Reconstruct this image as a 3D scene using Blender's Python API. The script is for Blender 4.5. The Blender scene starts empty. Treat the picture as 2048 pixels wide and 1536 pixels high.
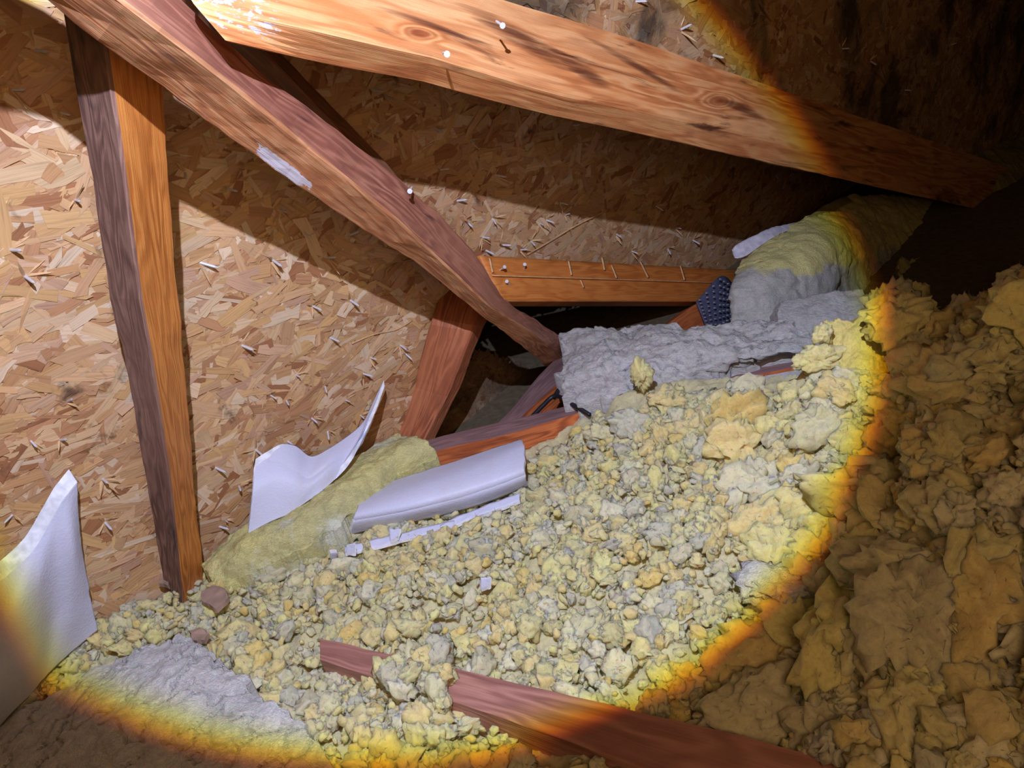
import bpy, math, random
import numpy as np
from mathutils import Vector, Matrix

random.seed(7); RNG = np.random.default_rng(7)
scn = bpy.context.scene; col = scn.collection

# ------------------------------------------------------------------ camera, world, light, exposure
FPX = 1500.0; CX, CY = 1024.0, 768.0
HCAM = 0.73                                    # camera height above the insulation bed (m)
upc = np.array([-.22, .877, .424]); upc /= np.linalg.norm(upc)      # world up seen by the camera (right, up, back)
fw = np.array([0, 0, -1.0]); yc = fw - fw.dot(upc) * upc; yc /= np.linalg.norm(yc)
xc = np.cross(yc, upc)
R = np.array([xc, yc, upc])                    # camera axes -> world axes
CAMP = np.array([0, 0, HCAM])
cam = bpy.data.objects.new('camera', bpy.data.cameras.new('camera')); col.objects.link(cam)
cam.matrix_world = Matrix([[*R[0], 0], [*R[1], 0], [*R[2], HCAM], [0, 0, 0, 1]])
cam.data.sensor_width = 36; cam.data.lens = 36 * FPX / 2048; cam.data.clip_start = .01
scn.camera = cam

def c2w(v): return CAMP + R @ np.array([v[0], -v[1], -v[2]])        # v = (right, down, forward)
def W(px, py, iz):
    z = 1.0 / iz
    return c2w(((px - CX) / FPX * z, (py - CY) / FPX * z, z))
def proj(P):
    """world (N,3) -> px, py, depth"""
    q = (np.atleast_2d(P) - CAMP) @ R
    z = -q[:, 2]; return CX + FPX * q[:, 0] / z, CY - FPX * q[:, 1] / z, z
def FL(px, py, h=0.0):
    """the point of the horizontal plane z = h seen at a pixel"""
    d = c2w(((px - CX) / FPX, (py - CY) / FPX, 1)) - CAMP
    t = (h - HCAM) / d[2]; return CAMP + d * t

world = bpy.data.worlds.new('attic_dark'); scn.world = world; world.use_nodes = True
world.node_tree.nodes['Background'].inputs[0].default_value = (1, .75, .5, 1)
world.node_tree.nodes['Background'].inputs[1].default_value = 0.0

LPOS = c2w((-.08, -.38, 0.0))
AX = c2w((-.045, .214, .976)) - CAMP
def spot(name, color, power, half, blend, rad=.006):
    l = bpy.data.lights.new(name, 'SPOT'); l.color = color; l.energy = power
    l.spot_size = math.radians(half * 2); l.spot_blend = blend; l.shadow_soft_size = rad
    o = bpy.data.objects.new(name, l); col.objects.link(o); o.location = LPOS
    o.rotation_euler = Vector(AX).to_track_quat('-Z', 'Y').to_euler()
    return o
# torch beam; the lens fringes, so the warm colours spread a little wider than the cool ones
spot('torch_beam_red', (1, .02, 0), 7.9, 32.4, .08)
spot('torch_beam_green', (0, 1, 0), 8.2, 32.15, .11)
spot('torch_beam_blue', (0, .02, 1), 11.6, 31.4, .16)
# weak warm fill: the torch light thrown back by the roof behind the photographer
fill = bpy.data.objects.new('bounce_fill', bpy.data.lights.new('bounce_fill', 'POINT')); col.objects.link(fill)
fill.data.energy = 2.3; fill.data.color = (1, .62, .34); fill.data.shadow_soft_size = .30; fill.location = c2w((.12, -.06, -.34)); fill.data.energy = 2.5
scn.view_settings.view_transform = 'Standard'; scn.view_settings.look = 'None'
scn.view_settings.exposure = 2.86; scn.view_settings.gamma = 1; scn.view_settings.use_curve_mapping = False

# ------------------------------------------------------------------ planes of the place (inverse depth, linear in the picture)
def iz_deck(x, y): return .625 - .000446 * (x - 800) - .00025 * (y - 880)
def iz_deck2(x, y): return .85 - .00055 * (x - 1220) - .0002 * (y - 62)
def plane_basis(f, x0, y0):
    p = [W(x, y, f(x, y)) for x, y in ((x0, y0), (x0 + 100, y0), (x0, y0 + 100))]
    n = np.cross(p[1] - p[0], p[2] - p[0]); n /= np.linalg.norm(n)
    if n.dot(CAMP - p[0]) < 0: n = -n
    return p[0], n
def ray_plane(px, py, p0, n):
    d = W(px, py, 1.0) - CAMP
    return CAMP + d * ((p0 - CAMP).dot(n) / d.dot(n))

# ------------------------------------------------------------------ noise
_PT = RNG.random((64, 64, 64)).astype(np.float32)
def vn(P):
    P = np.asarray(P, float); i = np.floor(P).astype(int); f = P - i; f = f * f * (3 - 2 * f); i &= 63; j = (i + 1) & 63
    x0, y0, z0 = i.T; x1, y1, z1 = j.T; fx, fy, fz = f.T
    a = _PT[x0, y0, z0] * (1 - fx) + _PT[x1, y0, z0] * fx; b = _PT[x0, y1, z0] * (1 - fx) + _PT[x1, y1, z0] * fx
    c = _PT[x0, y0, z1] * (1 - fx) + _PT[x1, y0, z1] * fx; d = _PT[x0, y1, z1] * (1 - fx) + _PT[x1, y1, z1] * fx
    return ((a * (1 - fy) + b * fy) * (1 - fz) + (c * (1 - fy) + d * fy) * fz) * 2 - 1
def fbm(P, octv=4, lac=2.1, gain=.5, ridge=False):
    s = np.zeros(len(P)); a = 1; P = np.array(P, float)
    for k in range(octv):
        v = vn(P + 17.3 * k); s += a * ((1 - 2 * np.abs(v)) if ridge else v); a *= gain; P = P * lac
    return s

# ------------------------------------------------------------------ materials
def srgb(r, g, b):
    f = lambda c: (c / 255 / 12.92) if c / 255 <= .04045 else ((c / 255 + .055) / 1.055) ** 2.4
    return (f(r), f(g), f(b), 1)
class NT:
    def __init__(s, name, rough=.8):
        s.m = bpy.data.materials.new(name); s.m.use_nodes = True; s.t = s.m.node_tree; s.t.nodes.clear()
        s.out = s.n('ShaderNodeOutputMaterial'); s.b = s.n('ShaderNodeBsdfPrincipled'); s.b.inputs['Roughness'].default_value = rough
        s.l(s.b.outputs[0], s.out.inputs[0])
    def n(s, t, **k):
        x = s.t.nodes.new(t)
        for a, v in k.items(): setattr(x, a, v)
        return x
    def l(s, a, b): s.t.links.new(a, b)
    def inp(s, sock, v):
        if hasattr(v, 'is_linked') or hasattr(v, 'links'): s.l(v, sock)
        else: sock.default_value = v
    def uv(s): return s.n('ShaderNodeTexCoord').outputs['UV']
    def ob(s): return s.n('ShaderNodeTexCoord').outputs['Object']
    def map(s, v, scale=(1, 1, 1), rot=(0, 0, 0), loc=(0, 0, 0)):
        m = s.n('ShaderNodeMapping'); s.l(v, m.inputs[0]); m.inputs['Scale'].default_value = scale
        m.inputs['Rotation'].default_value = rot; m.inputs['Location'].default_value = loc; return m.outputs[0]
    def noise(s, v, scale, detail=4, rough=.55, dist=0):
        m = s.n('ShaderNodeTexNoise'); s.l(v, m.inputs['Vector']); m.inputs['Scale'].default_value = scale
        m.inputs['Detail'].default_value = detail; m.inputs['Roughness'].default_value = rough; m.inputs['Distortion'].default_value = dist
        return m.outputs[0]
    def ramp(s, v, stops):
        r = s.n('ShaderNodeValToRGB'); s.l(v, r.inputs[0]); e = r.color_ramp.elements
        while len(e) < len(stops): e.new(.5)
        for i, (p, c) in enumerate(stops):
            e[i].position = p; e[i].color = c if not isinstance(c, (int, float)) else (c, c, c, 1)
        return r.outputs[0]
    def mix(s, f, a, b, mode='MIX'):
        m = s.n('ShaderNodeMix', data_type='RGBA', blend_type=mode); s.inp(m.inputs[0], f); s.inp(m.inputs[6], a); s.inp(m.inputs[7], b); return m.outputs[2]
    def math(s, op, a, b=0.0):
        m = s.n('ShaderNodeMath', operation=op); s.inp(m.inputs[0], a); s.inp(m.inputs[1], b); return m.outputs[0]
    def bump(s, h, dist=.002, st=1.0):
        m = s.n('ShaderNodeBump'); m.inputs['Strength'].default_value = st; m.inputs['Distance'].default_value = dist
        s.l(h, m.inputs['Height']); s.l(m.outputs[0], s.b.inputs['Normal'])
    def col(s, c): s.inp(s.b.inputs['Base Color'], c)
def attr(nt, name='tint'):
    a = nt.n('ShaderNodeAttribute'); a.attribute_name = name; return a.outputs[0]

def wood_mat(name, light, mid, dark, seed=0., rough=.55, stain=None, blots=None, stain_lo=.55, paint=None, spec=.4, ring=9.0, knots=None, grain=1.0):
    """UV in metres: u along the timber, v around it"""
    n = NT(name, rough); n.b.inputs['Specular IOR Level'].default_value = spec
    uv = n.map(n.uv(), loc=(seed, seed * .37, 0))
    warp = n.noise(n.map(uv, (3.0, 14, 1)), 1.0, 3)
    w2 = n.noise(n.map(uv, (1.6, 22, 1)), 1.0, 2, .5, .6)
    base = n.math('ADD', n.math('MULTIPLY', warp, ring), n.math('MULTIPLY', w2, ring * .7))
    dist = None
    if knots:
        sep = n.n('ShaderNodeSeparateXYZ'); n.l(n.uv(), sep.inputs[0])
        for (ku, kv, kr) in knots:
            du = n.math('MULTIPLY', n.math('SUBTRACT', sep.outputs[0], ku), .55); dv = n.math('SUBTRACT', sep.outputs[1], kv)
            r = n.math('DIVIDE', n.math('SQRT', n.math('ADD', n.math('MULTIPLY', du, du), n.math('MULTIPLY', dv, dv))), kr); r = n.math('ADD', r, n.math('MULTIPLY', n.math('SUBTRACT', warp, .5), 1.1))
            g = n.math('POWER', 2.718, n.math('MULTIPLY', n.math('MULTIPLY', r, r), -.8))
            base = n.math('ADD', base, n.math('MULTIPLY', g, 3.2)); dist = g if dist is None else n.math('MAXIMUM', dist, g)
    rings = n.math('ADD', n.math('MULTIPLY', n.math('SINE', n.math('MULTIPLY', base, 6.283)), .5), .5)
    fine = n.noise(n.map(uv, (9, 420, 1)), 1.0, 4, .65)
    t = n.math('ADD', n.math('MULTIPLY', rings, .42 * grain), n.math('MULTIPLY', fine, .62))
    c = n.ramp(t, [(.15, light), (.5, mid), (.95, dark)])
    blot = n.noise(n.map(uv, (5, 16, 1)), 1.0, 4, .6)
    c = n.mix(n.ramp(blot, [(.42, 0), (.68, .75)]), c, mid, 'MIX')
    c = n.mix(n.ramp(n.noise(n.map(uv, (2.2, 9, 1), loc=(4, 2, 0)), 1.0, 5, .6), [(.45, 0), (.7, .6)]), c, light)
    if dist is not None:
        c = n.mix(n.ramp(dist, [(.45, 0), (.95, .8)]), c, dark)
    if stain:
        s1 = n.noise(n.map(uv, (4.5, 26, 1), loc=(9, 1, 0)), 1.0, 5, .6, .8)
        c = n.mix(n.ramp(s1, [(stain_lo, 0), (stain_lo + .12, .92)]), c, stain)
    if blots:
        sep = n.n('ShaderNodeSeparateXYZ'); n.l(n.uv(), sep.inputs[0]); st_ = n.noise(n.map(uv, (9, 110, 1)), 1.0, 5, .65, .5)
        for (bu, bv, ru, rv, sl) in blots:
            du = n.math('SUBTRACT', sep.outputs[0], bu); dv = n.math('SUBTRACT', n.math('SUBTRACT', sep.outputs[1], bv), n.math('MULTIPLY', du, sl))
            du = n.math('DIVIDE', du, ru); dv = n.math('DIVIDE', dv, rv)
            r = n.math('ADD', n.math('MULTIPLY', du, du), n.math('MULTIPLY', dv, dv)); r = n.math('ADD', r, n.math('MULTIPLY', n.math('SUBTRACT', st_, .5), 2.2))
            c = n.mix(n.ramp(r, [(.05, .8), (1.2, 0)]), c, stain)
    if paint:
        pc, (u0, u1, v0, v1), lo = paint
        sep = n.n('ShaderNodeSeparateXYZ'); n.l(n.uv(), sep.inputs[0])
        def band(x, a, b, s_): return n.math('MINIMUM', n.ramp(n.math('DIVIDE', n.math('SUBTRACT', x, a), s_), [(0, 0), (1, 1)]), n.ramp(n.math('DIVIDE', n.math('SUBTRACT', b, x), s_), [(0, 0), (1, 1)]))
        msk = n.math('MULTIPLY', band(sep.outputs[0], u0, u1, .05), band(sep.outputs[1], v0, v1, .008))
        p1 = n.noise(n.map(uv, (60, 90, 1)), 1.0, 5, .7)
        c = n.mix(n.ramp(n.math('MULTIPLY', msk, p1), [(lo, 0), (lo + .03, .95)]), c, pc)
    n.col(c)
    n.bump(n.math('ADD', fine, n.math('MULTIPLY', rings, .35)), .0012, .7)
    return n.m

def flake_mat(name, grime=0.0, grimec=srgb(40, 42, 40)):
    n = NT(name, .62); n.b.inputs['Specular IOR Level'].default_value = .35
    t = attr(n)
    g = n.noise(n.map(n.uv(), (14, 300, 1)), 1.0, 4, .6)
    c = n.mix(1.0, t, n.ramp(g, [(.2, .55), (.5, .95), (.8, 1.0)]), 'MULTIPLY')
    o = n.ob()
    b = n.noise(o, 2.6, 4, .6)
    c = n.mix(n.ramp(b, [(.5, 0), (.8, .35)]), c, n.mix(1.0, c, srgb(190, 120, 100), 'MULTIPLY'))
    # black mould spots
    s = n.noise(o, 11, 5, .62, .4)
    c = n.mix(n.ramp(s, [(.64 - .0 * grime, 0), (.72, .75)]), c, srgb(52, 34, 26))
    if grime:
        s2 = n.noise(o, 4.5, 5, .6, .5)
        c = n.mix(n.ramp(s2, [(.60 - grime, 0), (.72 - grime * .8, .8)]), c, grimec)
    n.col(c); n.bump(g, .0012, .6)
    return n.m

def zsep(n, o):
    q = n.n('ShaderNodeVectorMath', operation='DOT_PRODUCT'); n.l(o, q.inputs[0]); a = W(1850, 570, .44) - W(1462, 650, .57); a /= np.linalg.norm(a)
    v = R @ np.array([0, 1.0, 0]); v = v - a * v.dot(a); q.inputs[1].default_value = tuple(v / np.linalg.norm(v)); return q.outputs['Value']
def tint_mat(name, a, b, rough=.95, bscale=90, bdist=.004, sheen=0., useattr=True, speck=None, fib=None, spot_=None, zg=0.):
    n = NT(name, rough); n.b.inputs['Specular IOR Level'].default_value = .12
    o = n.ob(); 
    if fib: o2 = n.map(o, fib)
    else: o2 = o
    f1 = n.noise(o2, bscale, 6, .7, .5); f2 = n.noise(o, bscale * .16, 4, .6)
    c = n.mix(n.ramp(f2, [(.3, 0), (.7, 1)]), a, b)
    if useattr: c = n.mix(1.0, c, attr(n), 'MULTIPLY')
    c = n.mix(1.0, c, n.ramp(f1, [(.25, .72), (.55, 1.0)]), 'MULTIPLY')
    if speck:
        c = n.mix(n.ramp(n.noise(o, 34, 4, .6), [(.62, 0), (.68, .8)]), c, speck)
    if spot_:
        c = n.mix(n.ramp(n.math('ADD', n.noise(o, 5.5, 5, .65, .4), n.math('MULTIPLY', zsep(n, o), zg)), [(spot_[1], 0), (spot_[1] + .1, .9)]), c, spot_[0])
    f3 = n.noise(n.map(o, (1, 1.4, 3.2)), bscale * 4.5, 4, .7, 1.2)
    if not useattr: c = n.mix(1.0, c, n.ramp(f3, [(.3, .74), (.55, 1.0)]), 'MULTIPLY')
    n.col(c); n.bump(n.math('ADD', f1, n.math('MULTIPLY', f3, .35)), bdist, .95)
    if sheen:
        n.b.inputs['Sheen Weight'].default_value = sheen
        n.b.inputs['Subsurface Weight'].default_value = .7; n.b.inputs['Subsurface Radius'].default_value = (1, .9, .6); n.b.inputs['Subsurface Scale'].default_value = .012
    return n.m

M = {}
M['rafter'] = wood_mat('rafter_pine', srgb(250, 196, 138), srgb(224, 146, 88), srgb(146, 70, 36), 1.3, .42, stain=srgb(84, 38, 30), stain_lo=.585,
                       paint=(srgb(222, 218, 232), (-.06, .13, .02, .20), .53), ring=5, knots=[(.83, .085, .020), (.24, .12, .012)], blots=[(.38, .075, .12, .020, .25), (.50, .10, .08, .014, .3), (.60, .062, .14, .009, .22), (.92, .09, .10, .014, .1), (.25, .10, .07, .007, .1)])
M['brace_edge'] = wood_mat('brace_edge_wood', srgb(214, 168, 128), srgb(186, 122, 78), srgb(122, 74, 60), 3.1, .6, stain=srgb(96, 82, 90), stain_lo=.60,
                           paint=(srgb(215, 212, 226), (.34, .50, -.001, .028), .34))
M['brace_face'] = wood_mat('brace_face_wood', srgb(188, 132, 106), srgb(146, 92, 74), srgb(84, 48, 42), 5.7, .5, stain=srgb(58, 38, 48), stain_lo=.62, grain=.8)
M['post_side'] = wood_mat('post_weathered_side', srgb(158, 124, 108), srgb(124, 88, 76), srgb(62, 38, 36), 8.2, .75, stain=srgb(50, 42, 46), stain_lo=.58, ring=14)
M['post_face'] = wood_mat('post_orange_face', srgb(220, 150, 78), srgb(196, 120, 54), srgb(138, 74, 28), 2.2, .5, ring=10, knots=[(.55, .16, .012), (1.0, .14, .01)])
M['web'] = wood_mat('web_wood', srgb(190, 122, 82), srgb(160, 92, 60), srgb(100, 52, 36), 12.2, .6, stain=srgb(80, 40, 36), stain_lo=.66)
M['board'] = wood_mat('header_orange_wood', srgb(228, 150, 78), srgb(204, 120, 56), srgb(120, 60, 26), 15.1, .38, stain=srgb(92, 44, 24), stain_lo=.70, grain=.7)
M['joist_top'] = wood_mat('joist_top_wood', srgb(150, 118, 116), srgb(122, 92, 92), srgb(84, 58, 60), 18.4, .75)
M['joist_side'] = wood_mat('joist_side_wood', srgb(214, 128, 72), srgb(184, 100, 54), srgb(110, 52, 30), 19.4, .6, stain=srgb(82, 42, 30), stain_lo=.66)
M['joist_red'] = wood_mat('front_joist_wood', srgb(176, 128, 112), srgb(150, 102, 90), srgb(106, 66, 58), 22.4, .6)
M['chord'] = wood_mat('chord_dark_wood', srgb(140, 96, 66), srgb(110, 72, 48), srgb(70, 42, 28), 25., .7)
M['osb'] = flake_mat('osb_strands')
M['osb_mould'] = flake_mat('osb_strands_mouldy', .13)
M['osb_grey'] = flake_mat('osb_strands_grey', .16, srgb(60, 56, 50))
M['yellow'] = tint_mat('yellow_fibre', srgb(246, 232, 156), srgb(238, 224, 156), bscale=170, bdist=.004, sheen=.12)
M['yellow_plain'] = tint_mat('yellow_fibre_sheet', srgb(246, 230, 150), srgb(240, 222, 130), bscale=120, bdist=.004, useattr=False)
M['grey'] = tint_mat('dusty_grey_fibre', srgb(226, 223, 218), srgb(206, 204, 200), bscale=60, bdist=.006, useattr=False, fib=(1, 1, 2.5), speck=None)
M['greyyel'] = tint_mat('grey_and_yellow_fibre', srgb(216, 214, 206), srgb(192, 192, 186), bscale=45, bdist=.007, useattr=False, spot_=(srgb(240, 230, 150), .40), zg=5.0)
M['yelbatt'] = tint_mat('yellow_batt_fibre', srgb(226, 216, 140), srgb(190, 186, 140), bscale=40, bdist=.006, useattr=False, spot_=(srgb(222, 226, 206), .52))
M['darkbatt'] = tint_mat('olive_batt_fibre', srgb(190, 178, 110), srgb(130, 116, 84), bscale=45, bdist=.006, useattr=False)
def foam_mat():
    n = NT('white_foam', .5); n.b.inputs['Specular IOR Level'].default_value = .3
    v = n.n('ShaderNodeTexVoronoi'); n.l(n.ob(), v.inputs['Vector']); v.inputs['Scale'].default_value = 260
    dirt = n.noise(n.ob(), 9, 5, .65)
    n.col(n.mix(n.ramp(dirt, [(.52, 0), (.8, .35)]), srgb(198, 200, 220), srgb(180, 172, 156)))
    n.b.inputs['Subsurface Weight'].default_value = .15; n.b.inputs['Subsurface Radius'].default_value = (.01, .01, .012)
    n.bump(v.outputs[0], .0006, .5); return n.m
M['foam'] = foam_mat()  # front colour darkened to suggest a face turned away from the torch
def plain(name, c, rough=.6, metal=0., sc=60):
    n = NT(name, rough); n.b.inputs['Metallic'].default_value = metal
    n.col(n.mix(n.ramp(n.noise(n.ob(), sc, 4), [(.3, 0), (.7, 1)]), c, tuple(x * .6 for x in c[:3]) + (1,))); return n.m
M['foam_edge'] = plain('foam_edge_lit', srgb(240, 244, 252), .6)  # rim faces painted whiter, standing in for light from above
M['paper'] = plain('white_paper', srgb(226, 224, 240), .6)
M['steel'] = plain('galvanised_steel', srgb(225, 225, 232), .4, .1)
M['plate'] = plain('blue_grey_steel', srgb(120, 128, 165), .38, .55)
M['tooth'] = plain('plate_teeth_steel', srgb(205, 210, 225), .3, .5)
M['splinter'] = plain('torn_wood', srgb(216, 176, 128), .8)
M['cable'] = plain('black_cable', srgb(26, 26, 34), .5)
M['chip'] = plain('brown_bark', srgb(168, 140, 122), .85, 0, 40)
M['drywall'] = plain('plasterboard_dust', srgb(120, 105, 80), .9)
M['red'] = plain('red_mark', srgb(220, 40, 40), .7)

# ------------------------------------------------------------------ object helpers
def add(name, verts, faces, mats, parent=None, uvs=None, fm=None, smooth=False, tint=None):
    me = bpy.data.meshes.new(name); me.from_pydata([tuple(map(float, v)) for v in verts], [], faces); 
    for m in (mats if isinstance(mats, (list, tuple)) else [mats]): me.materials.append(m)
    if uvs is not None:
        u = me.uv_layers.new(name='UVMap'); u.data.foreach_set('uv', np.asarray(uvs, np.float32).ravel())
    if fm is not None: me.polygons.foreach_set('material_index', np.asarray(fm, np.int32))
    if smooth: me.polygons.foreach_set('use_smooth', np.ones(len(me.polygons), bool))
    me.update(); o = bpy.data.objects.new(name, me); col.objects.link(o)
    if parent: o.parent = parent
    return o
def raw_mesh(name, V, F, mat, tint=None, uv=None, smooth=True):
    """fast mesh: V (n,3), F (m,k) all of one size"""
    me = bpy.data.meshes.new(name); me.vertices.add(len(V)); me.vertices.foreach_set('co', np.asarray(V, np.float32).ravel())
    k = F.shape[1]; me.loops.add(F.size); me.loops.foreach_set('vertex_index', F.astype(np.int32).ravel())
    me.polygons.add(len(F)); me.polygons.foreach_set('loop_start', np.arange(0, F.size, k, dtype=np.int32))
    if smooth: me.polygons.foreach_set('use_smooth', np.ones(len(F), bool))
    if uv is not None:
        u = me.uv_layers.new(name='UVMap'); u.data.foreach_set('uv', np.asarray(uv, np.float32)[F.ravel()].ravel())
    if tint is not None:
        a = me.color_attributes.new('tint', 'FLOAT_COLOR', 'POINT')
        c = np.ones((len(V), 4), np.float32); c[:, :3] = tint; a.data.foreach_set('color', c.ravel())
    me.materials.append(mat); me.update(calc_edges=True)
    o = bpy.data.objects.new(name, me); col.objects.link(o); return o
def tag(o, label=None, cat=None, group=None, kind=None):
    if label: o['label'] = label
    if cat: o['category'] = cat
    if group: o['group'] = group
    if kind: o['kind'] = kind
    return o
def empty(name, loc, label, cat, group=None):
    o = bpy.data.objects.new(name, None); col.objects.link(o); o.location = tuple(loc); o.empty_display_size = .05
    bpy.context.view_layer.update() if False else None
    return tag(o, label, cat, group)
def child(o, parent):
    o.parent = parent; o.matrix_parent_inverse = Matrix.Translation(parent.location).inverted(); return o
def recenter(o):
    """put a mesh object's origin at its bounding-box centre bottom"""
    me = o.data; n = len(me.vertices); a = np.empty(n * 3, np.float32); me.vertices.foreach_get('co', a); a = a.reshape(-1, 3)
    c = a.mean(0); a -= c; me.vertices.foreach_set('co', a.ravel()); o.location = tuple(float(x) for x in c); me.update(); return o

def catmull(P, n):
    P = np.asarray(P, float); m = len(P)
    if m == 2: return P[0] + np.linspace(0, 1, n)[:, None] * (P[1] - P[0])
    seg = np.r_[0, np.cumsum(np.linalg.norm(np.diff(P, axis=0), axis=1))]; t = np.linspace(0, seg[-1], n)
    i = np.clip(np.searchsorted(seg, t, 'right') - 1, 0, m - 2); f = ((t - seg[i]) / (seg[i + 1] - seg[i]))[:, None]
    p0 = P[np.maximum(i - 1, 0)]; p1 = P[i]; p2 = P[i + 1]; p3 = P[np.minimum(i + 2, m - 1)]
    return .5 * (2 * p1 + (p2 - p0) * f + (2 * p0 - 5 * p1 + 4 * p2 - p3) * f ** 2 + (3 * p1 - p0 - 3 * p2 + p3) * f ** 3)

def timber(name, st, wA, wC, mats, nsub=40, rag=.0012, round_=.004, endcut=None, lin=True, seed=0.):
    """st: stations ((Ax,Ay),(Bx,By),(Cx,Cy), 1/z of the near corner B); wA, wC the two cross sizes.
    A rectangular-section timber with eased edges; faces: A-B (slot 0), B-C (slot 1), the hidden two (slot 0)."""
    secs = []
    for a, b, c, iz in st:
        zb = 1 / iz; B = W(b[0], b[1], iz)
        def far(p, w):
            lat = np.hypot(p[0] - b[0], p[1] - b[1]) / FPX * zb
            dz = math.sqrt(max(w * w - lat * lat, (w * .12) ** 2)); return W(p[0], p[1], 1 / (zb + dz))
        secs.append((far(a, wA), B, far(c, wC)))
    A, B, C = [np.array([s[k] for s in secs]) for k in range(3)]
    if lin:
        def rs(P): 
            seg = np.r_[0, np.cumsum(np.linalg.norm(np.diff(B, axis=0), axis=1))]; t = np.linspace(0, seg[-1], nsub)
            return np.stack([np.interp(t, seg, P[:, k]) for k in range(3)], 1)
        A, B, C = rs(A), rs(B), rs(C)
    else: A, B, C = catmull(A, nsub), catmull(B, nsub), catmull(C, nsub)
    D = A + C - B; u = np.r_[0, np.cumsum(np.linalg.norm(np.diff(B, axis=0), axis=1))]
    ring = []; vv = []; tot = 0
    cor = [A, B, C, D]; lens = [wA, wC, wA, wC]
    for k in range(4):
        P, Q = cor[k], cor[(k + 1) % 4]; L = np.linalg.norm(Q - P, axis=1, keepdims=True); d = (Q - P) / L
        for f in (None, .12, .3, .5, .7, .88, 'e'):
            if f is None: ring.append(P + d * round_); vv.append(tot + round_)
            elif f == 'e': ring.append(Q - d * round_); vv.append(tot + lens[k] - round_)
            else: ring.append(P + d * L * f); vv.append(tot + lens[k] * f)
        tot += lens[k]
    n = len(ring); V = np.stack(ring, 1)               # nsub, n, 3
    cen = V.mean(1, keepdims=True); flat = V.reshape(-1, 3)
    ns = fbm(flat * 14 + seed, 3) * rag * 1.6 + fbm(flat * 90 + seed, 2) * rag * .5
    dirs = V - cen; dirs /= np.linalg.norm(dirs, axis=2, keepdims=True)
    V = V + dirs * ns.reshape(nsub, n, 1)
    F, U, FM = [], [], []
    for i in range(nsub - 1):
        for j in range(n):
            j2 = (j + 1) % n; F.append((i * n + j, i * n + j2, (i + 1) * n + j2, (i + 1) * n + j))
            v1 = vv[j]; v2 = vv[j2] if j2 else tot
            U += [(u[i], v1), (u[i], v2), (u[i + 1], v2), (u[i + 1], v1)]; FM.append(1 if 7 <= j <= 13 else 0)
    for i, rev in ((0, 1), (nsub - 1, 0)):
        idx = [i * n + j for j in range(n)]; idx = idx[::-1] if rev else idx
        F.append(tuple(idx)); U += [(u[i] + .002 * (q % 5), vv[k % n] * .2) for q, k in enumerate(idx)]; FM.append(0)
    o = add(name, V.reshape(-1, 3), F, mats, uvs=U, fm=FM, smooth=False)
    return recenter(o)

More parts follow.
